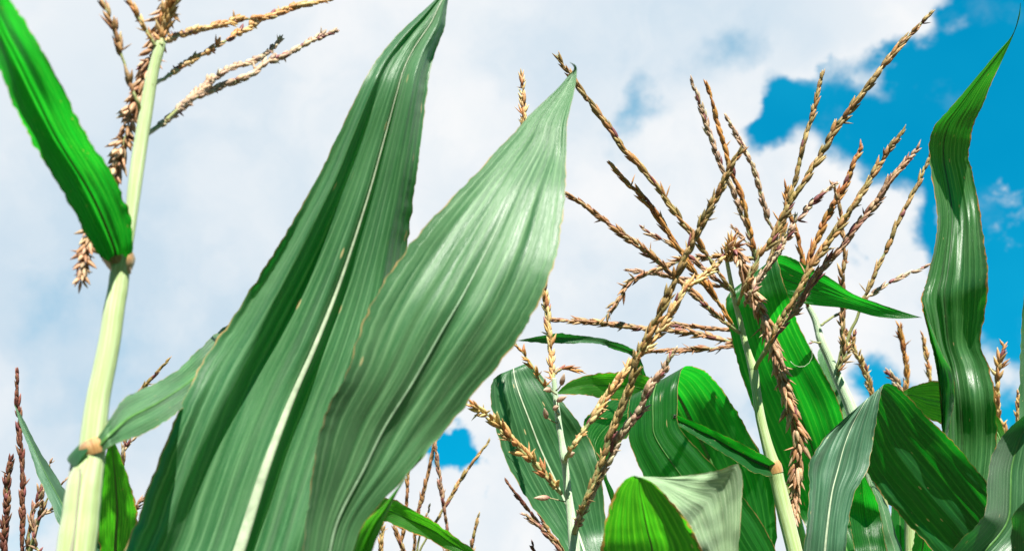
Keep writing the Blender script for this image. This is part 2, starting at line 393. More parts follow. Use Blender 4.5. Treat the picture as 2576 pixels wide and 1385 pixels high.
def spikelet(mb, o, T, N, L, wd, col, tipc, basec, rnd):
    """a pointed, keeled floret: o root, T direction, N flattening axis"""
    B = T.cross(N).normalized(); N = B.cross(T).normalized(); vs = []; cs = []; K = 6
    bend = rnd.uniform(-.12, .16)
    for tq, rq in RING:
        cc = o + T*(L*tq) + N*(bend*L*tq*tq)
        f = tq
        col_ = [b*(1-min(1, f*3.2)) + a*min(1, f*3.2) for a, b in zip(col, basec)]
        k2 = max(0, (f-.55)/.45); col_ = [a*(1-k2)+b*k2 for a, b in zip(col_, tipc)]
        for j in range(K):
            a = 2*math.pi*j/K; q = 1.0 + (.22 if j == 0 else 0)
            vs.append(cc + B*(math.cos(a+math.pi/2)*wd*.5*rq) + N*(math.sin(a+math.pi/2)*wd*.40*rq*q))
            g = 1.0 if j % 2 else .82
            cs.append(tuple(c_*g for c_ in col_))
    fs = [(i*K+j, i*K+(j+1) % K, (i+1)*K+(j+1) % K, (i+1)*K+j) for i in range(len(RING)-1) for j in range(K)]
    fs.append(tuple(range((len(RING)-1)*K, len(RING)*K)))
    mb.add(vs, fs, None, cs)

def branch(parent, path, d, pal='tan', w=24, bare=0.0, stem=(.36, .40, .16), stemr=3.2, step=11, sl=36, sw=12, ang=16, loose=0.0, purple=.25, gap=0.0, name='tassel_branch', seed=1, droop=0.0, d2=None, ranks=2):
    """path: (x, y[, d]) from base to tip, spikelets from `bare` to the tip"""
    rnd = random.Random(seed*7919+int(path[0][0])*31+int(path[-1][1])); n0 = len(path)
    d2 = d if d2 is None else d2
    P = [tuple(at(p[0], p[1], p[2] if len(p) > 2 else d+(d2-d)*i/(n0-1))) for i, p in enumerate(path)]
    pts = [Vector(a) for a in resample(P, 8)]
    k = d/FPX
    pts = [p + Vector((hsh(i*.35, seed*1.7), hsh(i*.35, seed*2.3, 4), hsh(i*.35, seed*.7, 9)))*k*2.2*(1 if 0 < i < len(pts)-1 else 0) for i, p in enumerate(pts)]
    mb = MB(); n = len(pts)
    tube(mb, pts, [stemr*k*(1-.72*i/(n-1)) for i in range(n)], 7, col=stem)
    cum = [0.0]
    for i in range(1, n): cum.append(cum[-1]+(pts[i]-pts[i-1]).length)
    tot = cum[-1]; s = bare*tot; idx = 0; K = 0; rot = rnd.uniform(0, 6.28); pal_ = PAL[pal]
    while s < tot*.995:
        while idx < n-2 and cum[idx+1] < s: idx += 1
        f = (s-cum[idx])/max(1e-9, cum[idx+1]-cum[idx]); p = pts[idx].lerp(pts[idx+1], f)
        T = (pts[min(idx+2, n-1)]-pts[max(idx-1, 0)]).normalized()
        A = T.cross(Vector((0, 1, .4))).normalized(); B = T.cross(A)
        t_ = s/tot; taper = 1.0 if t_ < .8 else 1-.35*(t_-.8)/.2
        if t_ < bare+.12: taper *= .85
        if rnd.random() >= gap + .05:
            for q in range(2):
                a = rot + K*2*math.pi/ranks + (q-.5)*rnd.uniform(.7, 1.3) + rnd.uniform(-.25, .25)
                N = A*math.cos(a)+B*math.sin(a)
                an = R(ang*.78*rnd.uniform(.6, 1.35) + ((.06+loose)*rnd.uniform(0, 45) if rnd.random() < .25+loose*.4 else 0))
                Dr = (T*math.cos(an)+N*math.sin(an))
                if droop: Dr = Dr + Vector((0, 0, -droop*rnd.uniform(.5, 1)))
                Dr.normalize()
                c0 = pal_[rnd.randrange(len(pal_))]; j = rnd.uniform(.78, 1.22); col = tuple(min(.85, v_*j*rnd.uniform(.94, 1.06)) for v_ in c0)
                if rnd.random() < purple*.14: col = (.30*j, .10*j, .10*j)
                tip = tuple(min(.85, v_*1.25+.04) for v_ in col)
                base = (.30, .09, .09) if rnd.random() < purple*.6 else tuple(v_*.85 for v_ in col)
                L = sl*.96*k*taper*rnd.uniform(.66, 1.25); wd_ = sw*.92*k*taper*rnd.uniform(.7, 1.2)
                root = p + N*(w*.5-sw*.5-2)*.36*k*taper + T*rnd.uniform(-.3, .3)*step*k
                spikelet(mb, root, Dr, N, L, wd_, col, tip, base, rnd)
                if rnd.random() < .025 + loose*.3:      # an emptied glume standing off
                    an2 = an + R(rnd.uniform(20, 55)); D2 = (T*math.cos(an2)+N*math.sin(an2)).normalized()
                    spikelet(mb, root, D2, N, L*.9, wd_*.5, tuple(v_*.9 for v_ in col), tip, base, rnd)
        s += .84*step*k*rnd.uniform(.6, 1.4)*(.9 if t_ > .8 else 1); K += 1; rot += .12
    o = mb.build(name, SPIKE, parent, color=True); sub(o, parent)
    return o

def tip(x, y, d): return (x, y, x+.6, y+.4, d, d)

# ================================================================== ground
gm = MB(); N = 60
for i in range(N+1):
    for j in range(N+1):
        x = (i/N*2-1); y = (j/N*2-1); X = 160*x*abs(x)**1.6; Y = 160*y*abs(y)**1.6
        gm.v.append(Vector((X, Y, .05*hsh(X*.6, Y*.6)))); gm.uv.append((i/N, j/N)); gm.c.append((1, 1, 1))
gm.f = [(i*(N+1)+j, (i+1)*(N+1)+j, (i+1)*(N+1)+j+1, i*(N+1)+j+1) for i in range(N) for j in range(N)]
g = gm.build('ground', SOIL); g['kind'] = 'structure'

# ================================================================== near left plant with the spreading tassel
A = plant('corn_plant', 'nearest corn plant at left, pale bare stalk and tassel leaving the picture top', (190, 1700), .44)
stalk(A, [(405,108,12,.525),(396,140,13,.523),(387,173,13.5,.521),(377,220,15,.518),(367,283,16,.514),(353,367,17,.508),(340,460,16.5,.50),(328,555,15,.493),(314,640,16,.487),(300,700,17,.483),(287,778,18,.478)], ground=False, name='peduncle')
sh = stalk(A, [(304,668,23,.486),(301,690,23.5,.485),(296,730,24,.482),(287,778,25,.478),(277,850,26,.473),(263,923,27,.468),(246,1007,28.5,.462),(233,1110,31,.455),(230,1150,33,.453),(213,1223,42,.448),(203,1300,45,.443),(192,1385,47,.437),(180,1500,48,.43)])
mb = MB(); cp = [Vector(at(306,690,.486)), Vector(at(305,678,.486)), Vector(at(304,668,.486)), Vector(at(301,656,.4865)), Vector(at(299,648,.487))]
tube(mb, cp, [q*.486/FPX for q in (23.2, 24, 25, 27, 25)], 20, cap=False, flat=.8); mb.build('collar', COLLAR, sh)
mb = MB()
def patch(mb, rows):
    k = len(rows[0]); vs = [at(*p) for r_ in rows for p in r_]
    fs = [(i*k+j, i*k+j+1, (i+1)*k+j+1, (i+1)*k+j) for i in range(len(rows)-1) for j in range(k-1)]
    mb.add(vs, fs, [(.5+.02*j, .06*i) for i, r_ in enumerate(rows) for j in range(k)])
patch(mb, [[(322,642,.474),(335,634,.478),(341,650,.482)],[(318,655,.472),(333,652,.475),(338,664,.48)],[(318,668,.473),(328,672,.475),(331,680,.48)]])
patch(mb, [[(252,640,.478),(262,652,.475),(276,658,.473)],[(258,655,.479),(268,664,.475),(279,668,.473)],[(270,672,.48),(275,678,.477),(281,682,.475)]])
mb.build('auricle', COLLAR, sh)
mb = MB(); cp = [at(*q) for q in ((240,1139,.4525),(237,1130,.4525),(233,1119,.453),(230,1111,.4535))]
tube(mb, [Vector(q) for q in cp], [q*.453/FPX for q in (32, 35.5, 36, 30)], 20, cap=False, flat=.85); mb.build('collar', COLLAR, sh)
mb = MB(); patch(mb, [[(204,1112,.452),(212,1118,.449),(222,1132,.446)],[(188,1128,.452),(196,1138,.448),(206,1150,.445)],[(172,1146,.452),(180,1154,.449),(196,1166,.445)],[(168,1156,.453),(174,1164,.45),(188,1176,.446)]])
mb.build('auricle', LEAF_GREY, sh)
mb = MB(); patch(mb, [[(178,1160,.453),(190,1168,.447),(206,1180,.4425)],[(165,1230,.449),(180,1236,.4425),(199,1244,.4375)],[(157,1300,.444),(172,1304,.438),(193,1310,.433)],[(144,1385,.438),(160,1388,.431),(183,1392,.4265)],[(134,1500,.431),(150,1503,.424),(172,1506,.4195)]])
mb.build('sheath_edge', SHEATH, sh)
# upper leaf, lit through from above
leaf(A, [(275,672,322,664,.484,.487),(258,655,333,632,.482,.486),(247,642,335,598,.478,.485),(213,585,327,542,.468,.480),(180,520,305,485,.457,.472),(143,462,277,430,.446,.460),(107,400,236,368,.436,.446),(77,347,200,310,.425,.433),(43,283,157,217,.410,.416),(20,227,110,133,.396,.400),(0,177,67,60,.38,.382),(-25,110,27,0,.362,.362),(-60,20,-20,-90,.34,.34),tip(-100,-120,.32)],
     LEAF_DEEP, RIB_GREEN, 5, bow=.002, mid=.46, wave=.004, wn=3, pleat=.004, pk=4, seed=1, NU=48, prof=[(0,-7),(.2,-2),(.42,5),(.58,-4),(.75,-3),(1,-5)], label='upper leaf glowing deep green with a dark midrib groove')
leaf(A, [(240,1110,256,1138,.45,.45),(262,1075,278,1122,.452,.45),(278,1050,298,1113,.458,.456),(310,1003,345,1097,.489,.465),(369,973,410,1063,.519,.488),(443,933,480,1010,.557,.543),(500,878,550,960,.585,.585),(560,825,610,900,.66,.66),(640,780,660,830,.69,.69),tip(720,760,.71)],
     LEAF_PALE, RIB_GREEN, 4, bow=-.003, wave=.004, wn=4, pleat=.004, seed=2, label='lower leaf reaching behind the big central leaf')
ta = branch(A, [(405,112,.524),(410,80),(418,45),(430,10),(440,-30),(452,-85,.54)], .527, 'tan', w=44, step=9, sl=40, sw=14, ang=26, loose=.5, name='tassel', seed=3, stemr=8, ranks=3)
branch(ta, [(455,-90,.545),(440,-50,.55),(420,10,.552),(402,75,.552),(383,133,.552),(368,187,.55),(350,230,.548),(333,275,.546),(318,330,.542),(303,385,.538),(284,445,.532),(255,520,.525),(224,598,.518),(213,655,.512),(203,712,.508)], .54, 'copper', w=50, step=8.5, sl=42, sw=16, ang=34, loose=.55, purple=.1, seed=4, ranks=3, stemr=4)
branch(ta, [(356,285,.514),(345,255),(333,225),(312,160),(294,100),(274,40),(258,0),(240,-45)], .51, 'rust', w=26, step=17, sl=42, sw=13, ang=14, loose=.35, bare=.12, gap=.25, purple=.4, seed=5, stemr=5)
branch(ta, [(390,116,.522),(370,80),(350,46),(328,8),(300,-35)], .52, 'tan', w=20, step=14, sl=34, sw=12, bare=.1, loose=.3, seed=6, stemr=5)
branch(ta, [(404,112,.522),(420,103),(447,90),(490,77),(534,67),(584,53),(634,47),(672,44),(711,27),(777,10),(836,-2)], .525, 'tan', w=27, step=12, sl=34, sw=16, d2=.66, bare=.08, purple=.4, gap=.05, seed=7, stemr=5, loose=.2)
branch(ta, [(380,214,.516),(405,202),(430,187),(467,160),(520,133),(560,107),(600,83),(644,57),(700,32),(745,12)], .52, 'tan', w=26, step=12, sl=34, sw=16, d2=.65, bare=.2, gap=.08, purple=.3, seed=8, stemr=5.5, loose=.25)
branch(ta, [(360,345,.508),(378,332),(400,317),(433,290),(467,263),(517,233),(567,213),(634,187),(671,157),(711,143),(754,120),(804,93),(848,77)], .512, 'pale', w=28, step=11.5, sl=36, sw=18, d2=.65, bare=.15, purple=.55, seed=9, stemr=7, loose=.15)
branch(ta, [(420,300,.502),(460,262),(500,230),(534,200),(584,170),(634,153),(664,140),(709,96)], .515, 'pale', w=24, step=11, sl=33, sw=15, d2=.64, bare=.12, purple=.5, seed=10, stemr=4, loose=.3)

# ================================================================== central plant: the two broad leaves
B = plant('corn_plant', 'corn plant in the centre foreground with two huge broad upright grey green leaves', (700, 1950), .46)
stalk(B, [(690,1640,40,.47),(695,1750,44,.465),(700,1900,46,.46)])
leaf(B, [(640,1800,720,1800,.48,.48),(480,1640,690,1720,.50,.495),(300,1480,760,1600,.505,.50),(345,1306,830,1450,.515,.513),(425,1090,880,1260,.527,.527),(502,923,930,1090,.538,.540),(590,790,968,940,.546,.549),(684,642,1005,760,.553,.565),(791,460,1034,545,.557,.575),(851,337,1053,405,.561,.577),(911,213,1070,265,.568,.578),(941,160,1080,190,.577,.582),(977,113,1094,135,.588,.592),(1017,70,1109,97,.597,.598),(1047,43,1119,66,.604,.602),(1091,3,1126,8,.612,.61),tip(1136,-42,.62)],
     LEAF_BROAD, RIB_PALE, 24, rib_pow=1.7, bow=.006, mid=.53, wave=.006, wn=4, pleat=.013, pk=7, NU=80, per=14, seed=3.2, prof=[(0,5),(.16,-4.5),(.23,5.5),(.46,-5.5),(.54,5),(.74,-5),(.79,0),(1,27)], label='taller pleated leaf with a cream midrib, its tip at the top edge')
leaf(B, [[(700,1780,760,1780,.45,.45),(735,1580,835,1590,.455,.47),(755,1430,885,1420,.458,.476),(771,1306,925,1308,.460,.482),(788,1177,1034,1183,.462,.490),(815,1050,1110,1095,.465,.497),(877,923,1188,997,.470,.502),(924,785,1288,875,.477,.508),(977,692,1348,778,.487,.514),(1061,578,1400,640,.507,.525),(1174,460,1421,490,.535,.543),(1288,338,1424,400,.566,.564),(1331,290,1427,312,.58,.578),(1398,227,1444,235,.597,.597),(1430,191,1451,186,.606,.606),(1444,172,1449,166,.606,.606),tip(1434,157,.60)],
         [(1066,1136,1068,1138,.492,.492),(1030,1186,1036,1178,.478,.490),(965,1268,991,1253,.469,.488),(918,1312,965,1316,.466,.486),(890,1370,935,1385,.465,.484),(878,1440,905,1450,.466,.48),(835,1590,850,1600,.466,.47)]],
     LEAF_PALE, RIB_SOFT, 5, bow=.004, mid=.5, wave=.003, wn=3, pleat=.003, pk=6, NU=64, per=13, seed=4.6, mats=[LEAF_LIGHT], prof=[(0,-1),(.15,1),(.27,-.3),(.33,.8),(.5,-1.6),(.56,-.5),(.7,-2),(.77,-1.2),(1,-3)], label='shorter pale leaf with a rolled lower edge, in front of the taller one')
leaf(B, [(715,1720,745,1730,.47,.47),(820,1420,870,1470,.53,.53),(890,1270,880,1345,.62,.62),(935,1247,925,1305,.66,.66),(988,1256,973,1314,.69,.69),(1031,1276,1022,1334,.70,.70),(1098,1313,1084,1357,.71,.71),(1135,1342,1122,1381,.715,.715),(1198,1386,1185,1412,.72,.72),tip(1285,1455,.73)],
     LEAF_LIGHT, RIB_DARK, 5, bow=.006, wave=.003, seed=5, label='narrow drooping leaf with a browned dark midrib')

# ================================================================== far plants low at left
P1 = plant('corn_plant', 'far corn plant at bottom left corner with dark red tassel spikes', (70, 1900), .92)
stalk(P1, [(68,1400,7,.93),(72,1500,10,.93),(75,1700,14,.93)], STALK_THIN)
t1 = branch(P1, [(60,1440),(56,1385),(57,1306),(57,1223),(55,1156),(48,1073),(43,990),(43,936)], .93, 'red', w=19, step=9.5, sl=32, sw=11, ang=12, name='tassel', seed=11, stemr=4)
branch(t1, [(60,1440),(20,1420),(10,1385),(16,1290),(17,1223),(22,1185),(27,1150)], .92, 'red', w=27, step=8, sl=30, sw=11, ang=18, seed=12, ranks=3)
branch(t1, [(62,1440),(68,1380),(75,1335),(82,1288),(93,1262),(104,1214)], .94, 'mauve', w=20, step=12, sl=30, sw=10, bare=.1, seed=13, purple=.6)
branch(t1, [(70,1400),(88,1325),(104,1300),(134,1274)], .94, 'pale', w=14, step=13, sl=26, sw=9, bare=.3, gap=.2, seed=14, purple=.7)
branch(t1, [(70,1420),(96,1390),(92,1373),(84,1330),(81,1300)], .92, 'mauve', w=15, step=11, sl=26, sw=9, seed=15, purple=.7)
branch(t1, [(75,1400),(98,1290),(112,1220),(128,1154)], .95, 'mauve', w=12, step=15, sl=28, sw=9, bare=.35, seed=16)
branch(t1, [(75,1400),(112,1268),(140,1232),(166,1204)], .95, 'mauve', w=10, step=15, sl=26, sw=8, bare=.4, seed=17)
leaf(P1, [(100,1640,130,1640,.92,.92),(215,1510,275,1475,.80,.80),(238,1430,308,1362,.755,.75),(200,1376,250,1314,.752,.746),(150,1318,203,1282,.762,.754),(124,1256,168,1238,.775,.767),(95,1196,137,1189,.79,.783),(76,1136,100,1133,.803,.80),(50,1067,60,1055,.82,.82),tip(37,1018,.83)],
     LEAF_DOWNY, RIB_GREEN, 4, bow=.008, wave=.003, seed=6, label='narrow leaf with red edges pointing up at the spikes')
P2 = plant('corn_plant', 'corn plant standing just behind the pale bare stalk, with one short deep green leaf', (290, 1800), .62)
stalk(P2, [(290,1480,12,.64),(292,1560,14,.635),(290,1700,15,.63)])
leaf(P2, [(285,1520,300,1525,.64,.64),(262,1420,318,1412,.632,.63),(246,1352,337,1352,.62,.618),(246,1282,344,1287,.605,.604),(255,1200,325,1206,.59,.59),(267,1140,299,1134,.578,.578),tip(282,1098,.57)],
     LEAF_LIGHT, RIB_GREEN, 5, bow=.006, wave=.002, seed=7)
t2 = branch(P2, [(291,1490),(296,1420),(300,1350),(305,1200),(326,1060),(352,990),(372,962),(396,936),(419,910)], .70, 'olive', w=16, step=13, sl=34, sw=11, ang=10, name='tassel', seed=18)
branch(t2, [(296,1420,.70),(310,1330),(330,1290),(352,1262),(372,1246)], .70, 'mauve', w=14, step=14, sl=28, sw=10, bare=.3, seed=19)
branch(t2, [(305,1200,.70),(308,1150),(318,1124),(336,1104)], .68, 'pale', w=12, step=13, sl=26, sw=9, bare=.3, seed=20, purple=.8)

# ================================================================== far plants low in the middle
P3 = plant('corn_plant', 'far corn plant below the small blue sky patch, thin tassel spikes in a fan', (1045, 2000), 1.35)
stalk(P3, [(1040,1440,6,1.37),(1043,1560,9,1.36),(1045,1750,11,1.36)], STALK_THIN)
t3 = branch(P3, [(1040,1440),(1041,1385),(1046,1340),(1053,1286),(1061,1256),(1078,1183),(1094,1106)], 1.37, 'rust', w=15, step=10, sl=28, sw=9, ang=10, bare=.1, name='tassel', seed=21)
branch(t3, [(1042,1440),(1100,1420),(1124,1385),(1126,1340),(1118,1283),(1111,1240),(1101,1173),(1095,1112)], 1.36, 'mauve', w=16, step=10, sl=28, sw=9, ang=12, bare=.1, seed=22, purple=.5)
branch(t3, [(1041,1420),(1058,1380),(1098,1310),(1131,1253),(1154,1213),(1184,1170),(1225,1116)], 1.38, 'olive', w=12, step=11, sl=30, sw=9, ang=8, bare=.25, gap=.15, seed=23)
branch(t3, [(1040,1440),(1012,1385),(1014,1336),(1020,1290),(1023,1256),(1027,1188)], 1.4, 'rust', w=14, step=10, sl=28, sw=9, ang=10, seed=24)
branch(t3, [(1038,1450),(970,1440),(960,1400),(958,1360),(962,1318)], 1.36, 'straw', w=16, step=10, sl=26, sw=9, seed=25)
branch(t3, [(1038,1440),(1020,1390),(1008,1365),(990,1322)], 1.37, 'rust', w=13, step=11, sl=26, sw=8, seed=26)
branch(t3, [(1045,1450),(1180,1420),(1188,1373),(1194,1333),(1205,1292)], 1.4, 'olive', w=12, step=12, sl=30, sw=9, ang=8, seed=27)
branch(t3, [(1046,1400),(1060,1330),(1070,1305),(1081,1274)], 1.39, 'pale', w=9, step=14, sl=22, sw=7, bare=.4, seed=28)
P4 = plant('corn_plant', 'far corn plant with red brown spikes leaning left beside the spotted broad leaf', (1440, 1900), 1.1)
stalk(P4, [(1440,1430,7,1.1),(1442,1540,9,1.1),(1442,1700,11,1.1)], STALK_THIN)
t4 = branch(P4, [(1440,1430),(1407,1380),(1381,1350),(1354,1316),(1331,1286),(1304,1250),(1274,1209)], 1.1, 'red', w=16, step=9, sl=26, sw=9, ang=10, name='tassel', seed=29)
branch(t4, [(1440,1430),(1400,1372),(1364,1330),(1340,1310),(1320,1291)], 1.09, 'mauve', w=17, step=9, sl=26, sw=9, seed=30)
branch(t4, [(1442,1430),(1417,1380),(1398,1358),(1381,1336),(1360,1298)], 1.08, 'rust', w=14, step=9, sl=24, sw=9, seed=31)
branch(t4, [(1438,1440),(1380,1410),(1348,1388),(1340,1368)], 1.1, 'red', w=13, step=9, sl=22, sw=9, seed=32)

# ================================================================== plant with the jointed tassel axis and the spotted broad leaf
D = plant('corn_plant', 'corn plant right of centre, jointed green tassel axis in front of a spotted broad leaf', (1460, 1900), .74)
stalk(D, [(1393,950,6,.80),(1398,1000,7,.797),(1405,1060,7.8,.792),(1413,1110,8.2,.788),(1419,1148,11,.785),(1422,1170,8.8,.785),(1428,1230,9.6,.78),(1436,1290,11,.775),(1442,1338,14,.77),(1446,1390,14.5,.765),(1452,1500,20,.755)], STALK_GREY)
td = branch(D, [(1393,955,.80),(1388,910),(1384,860),(1378,800),(1370,735),(1352,600),(1335,450),(1322,340),(1317,280),(1316,240),(1313,192)], .81, 'straw', w=26, step=10, sl=36, sw=12, ang=14, loose=.3, name='tassel', seed=33, d2=.86, ranks=3)
branch(td, [(1411,1240,.78),(1396,1222),(1376,1198),(1350,1170),(1320,1140),(1290,1110),(1260,1075),(1230,1045),(1205,1030),(1182,1016)], .765, 'straw', w=32, step=11, sl=38, sw=14, ang=20, loose=.5, bare=.13, purple=.12, seed=34, stemr=5.5, d2=.73, ranks=3)
branch(td, [(1421,1156,.785),(1437,1128),(1454,1104),(1494,1047),(1521,1004),(1554,960),(1581,924),(1620,880),(1652,838),(1680,797),(1721,731),(1761,701),(1790,676),(1822,645)], .76, 'straw', w=30, step=10.5, sl=36, sw=14, ang=16, loose=.15, bare=.1, purple=.2, seed=35, stemr=5.5, d2=.80)
branch(td, [(1444,1340,.77),(1456,1308),(1468,1280),(1501,1217),(1541,1137),(1568,1085),(1608,1034),(1634,974),(1671,932),(1694,882)], .745, 'pale', w=30, step=12, sl=38, sw=16, ang=15, loose=.12, bare=.12, purple=.6, seed=36, stemr=8, d2=.72)
branch(td, [(1448,1330,.772),(1464,1280),(1504,1185),(1534,1100),(1564,1025),(1588,960),(1602,900),(1628,851),(1661,787),(1694,711),(1724,647),(1761,571),(1801,498),(1832,430),(1868,375)], .735, 'olive', w=34, step=10, sl=38, sw=13, ang=13, bare=.12, purple=.12, seed=37, stemr=8, d2=.70, loose=.1, ranks=3)
branch(td, [(1385,985,.80),(1366,965),(1341,926),(1320,892),(1296,862)], .79, 'gold', w=12, step=20, sl=34, sw=10, ang=14, bare=.2, gap=.1, seed=38, stemr=4.5, loose=.6)
branch(td, [(1392,952,.80),(1398,938),(1420,927),(1456,931)], .81, 'gold', w=12, step=14, sl=34, sw=9, ang=8, seed=39, bare=.2)
rnd = random.Random(5)
for (x, y, dx, dy) in ((1375,1052,-6,-26),(1392,1028,14,-6),(1400,1008,26,-10),(1431,1145,16,-6),(1385,978,-18,4),(1382,1250,-38,4),(1412,968,6,-26)):
    mb = MB(); p0 = Vector(at(x, y, .785)); p1 = Vector(at(x+dx, y+dy, .78)); Tn = (p1-p0)
    ps = Vector(at(1393+(y+14-950)*.165, y+14, .792)); tube(mb, [ps, (ps+p0)/2+Vector((0, 0, -.0006)), p0+Tn*.1], [.0006, .0005, .0005], 6, col=(.36, .34, .16))
    spikelet(mb, p0, Tn.normalized(), Vector((0, -1, .2)), Tn.length*1.1, .0048, (.62,.42,.30), (.7,.55,.4), (.34,.12,.12), rnd); mb.build('loose_floret', SPIKE, td, color=True)
leaf(D, [(1455,1620,1500,1620,.77,.77),(1460,1500,1560,1490,.83,.84),(1420,1385,1530,1360,.865,.885),(1385,1330,1521,1285,.872,.897),(1330,1260,1512,1190,.877,.905),(1270,1150,1485,1110,.882,.912),(1245,1060,1450,1055,.885,.913),(1233,990,1410,1002,.892,.918),(1240,956,1372,955,.902,.925),(1262,938,1333,914,.915,.93),(1275,944,1330,922,.935,.945),(1300,1000,1345,985,.97,.975),tip(1330,1090,1.0)],
     LEAF_GREY, RIB_PALE, 5.5, bow=.012, mid=.42, wave=.003, wn=5, pleat=.005, NU=40, per=10, seed=8, label='broad spotted leaf whose tip folds over the back')

# ================================================================== arching leaf plant
E = plant('corn_plant', 'corn plant with a wide leaf arching over and hanging down, tiny insect on it', (1800, 1950), .9)
stalk(E, [(1800,1560,20,.95),(1802,1640,21,.945),(1800,1800,22,.93)])
EK = []
leaf(E, [(1790,1600,1830,1590,.955,.955),(1790,1440,1945,1400,.985,.985),(1700,1270,1940,1210,1.0,.995),(1640,1120,1880,1080,.99,.985),(1605,1030,1831,1000,.975,.97),(1592,1005,1795,952,.955,.95),(1588,996,1768,930,.935,.93),(1588,994,1738,920,.912,.91),(1584,1005,1718,925,.892,.89),(1579,1040,1707,960,.878,.87),(1580,1080,1705,1020,.87,.862),(1586,1120,1710,1075,.865,.857),(1615,1188,1768,1142,.858,.85),(1655,1270,1866,1245,.85,.845),(1720,1360,1932,1343,.845,.84),(1800,1450,1960,1440,.84,.84),tip(1900,1600,.84)],
     LEAF_DEEP, RIB_GREEN, 6, bow=-.004, mid=.5, wave=.002, wn=4, pleat=.004, NU=44, per=12, seed=9, label='wide leaf arching over, its underside lit through on the right', keep=EK)
leaf(E, [(1730,1560,1770,1570,.96,.96),(1725,1150,1670,1160,1.03,1.03),(1690,1020,1640,1065,1.03,1.03),(1634,950,1605,1012,1.0,1.0),(1581,937,1558,1006,.975,.975),(1521,937,1514,1001,.955,.955),(1474,944,1474,993,.94,.94),(1431,960,1436,992,.93,.93),tip(1399,990,.92)],
     LEAF_LIGHT, RIB_GREEN, 4, bow=.005, wave=.004, seed=10, label='leaf reaching left with its tip towards the jointed axis')
leaf(E, [(1700,1560,1760,1560,.97,.97),(1690,1150,1740,1160,1.06,1.05),(1640,1000,1690,1080,1.06,1.04),(1575,990,1625,1075,1.03,1.01),(1530,1008,1578,1098,1.0,.985),(1497,1028,1552,1122,.98,.97),(1474,1050,1535,1150,.96,.955),(1468,1072,1525,1180,.95,.95),(1484,1110,1530,1210,.945,.945),(1510,1180,1545,1240,.94,.94),tip(1550,1300,.94)],
     LEAF_DEEP, RIB_GREEN, 4, bow=-.005, wave=.003, seed=11)

# insect on the arching leaf
P_, n_, nu_ = EK[0]
target = ray(1697, 1047).normalized(); best = min(P_, key=lambda p: ((p-CAM).normalized()-target).length + (p-CAM).length*.0005)
bp0 = CAM + target*((best-CAM).length - .0012)
ib = bpy.data.objects.new('insect', None); COL.objects.link(ib); ib.location = bp0; ib['_o'] = list(bp0)
ib['label'] = 'tiny black insect sitting on the edge of the arching leaf'; ib['category'] = 'insect'
mb = MB(); ax = (UP + RT*.15).normalized(); pts = [bp0 + ax*(q*.0042) for q in (-.5,-.35,-.1,.1,.2,.35,.5)]
tube(mb, pts, [.0001,.0008,.0011,.0007,.0009,.0007,.0001], 10); mb.build('body', BUG, ib)
for sx in (-1, 1):
    for q in (-.1, .1, .25):
        mb = MB(); a = bp0 + ax*(q*.0042); tube(mb, [a, a+RT*sx*.0016+UP*.0006*(1 if q > 0 else -1)-FW*.0006, a+RT*sx*.0030+UP*.0016*(q*4-.3)+FW*.0004], [.00016,.00014,.0001], 5); mb.build('leg', BUG, ib)

# ================================================================== plant with the drooping tassel
F = plant('corn_plant', 'corn plant with pale straight stalk and rusty drooping central tassel spike', (2020, 1950), .92)
fs_ = stalk(F, [(1826,640,5,.985),(1833,680,5.2,.983),(1842,725,5.6,.98),(1850,765,6.2,.978),(1860,800,7,.975),(1870,845,7.8,.972),(1883,890,8.8,.968),(1893,922,12,.966),(1896,936,12,.965),(1903,985,11,.961),(1913,1050,12,.956),(1929,1115,13.5,.951),(1942,1160,17,.948),(1948,1180,18.5,.946),(1957,1215,18,.944),(1975,1290,19.5,.938),(1995,1370,19.5,.93),(2018,1470,20,.92)], STALK)
mb = MB(); cp = [Vector(at(*q)) for q in ((1952,1190,.945),(1949,1180,.946),(1946,1170,.947),(1943,1161,.948))]
tube(mb, cp, [q*.946/FPX for q in (18.6, 20, 20, 17)], 18, cap=False); mb.build('collar', COLLAR, fs_)
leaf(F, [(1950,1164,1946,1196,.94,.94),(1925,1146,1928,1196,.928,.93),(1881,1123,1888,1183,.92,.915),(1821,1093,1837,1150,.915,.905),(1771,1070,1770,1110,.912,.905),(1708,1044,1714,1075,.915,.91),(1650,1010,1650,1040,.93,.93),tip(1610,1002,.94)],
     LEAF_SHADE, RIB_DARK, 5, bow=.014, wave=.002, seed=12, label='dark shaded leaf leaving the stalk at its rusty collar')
leaf(F, [(1990,1560,2050,1560,.93,.93),(2070,1440,2185,1400,1.08,1.08),(2040,1350,2172,1300,1.13,1.13),(2008,1285,2158,1220,1.15,1.15),(1955,1160,2130,1085,1.13,1.13),(1905,1050,2105,1000,1.105,1.105),(1870,960,2060,915,1.085,1.085),(1845,870,2015,830,1.06,1.06),(1828,790,1985,750,1.03,1.03),(1826,757,1967,695,1.03,1.03),(1834,738,1957,655,1.036,1.036),(1856,722,1956,641,1.046,1.044),(1900,728,1985,646,1.062,1.056),(1960,752,2030,668,1.07,1.06),(2040,766,2090,700,1.065,1.05),(2130,776,2145,738,1.06,1.05),(2200,795,2208,762,1.055,1.05),(2260,801,2270,783,1.05,1.05),tip(2318,798,1.045)],
     LEAF_DEEP, RIB_GREEN, 6, bow=.010, mid=.5, wave=.002, wn=5, pleat=.004, NU=44, per=11, seed=13, label='broad leaf bent over sideways with its point to the right')
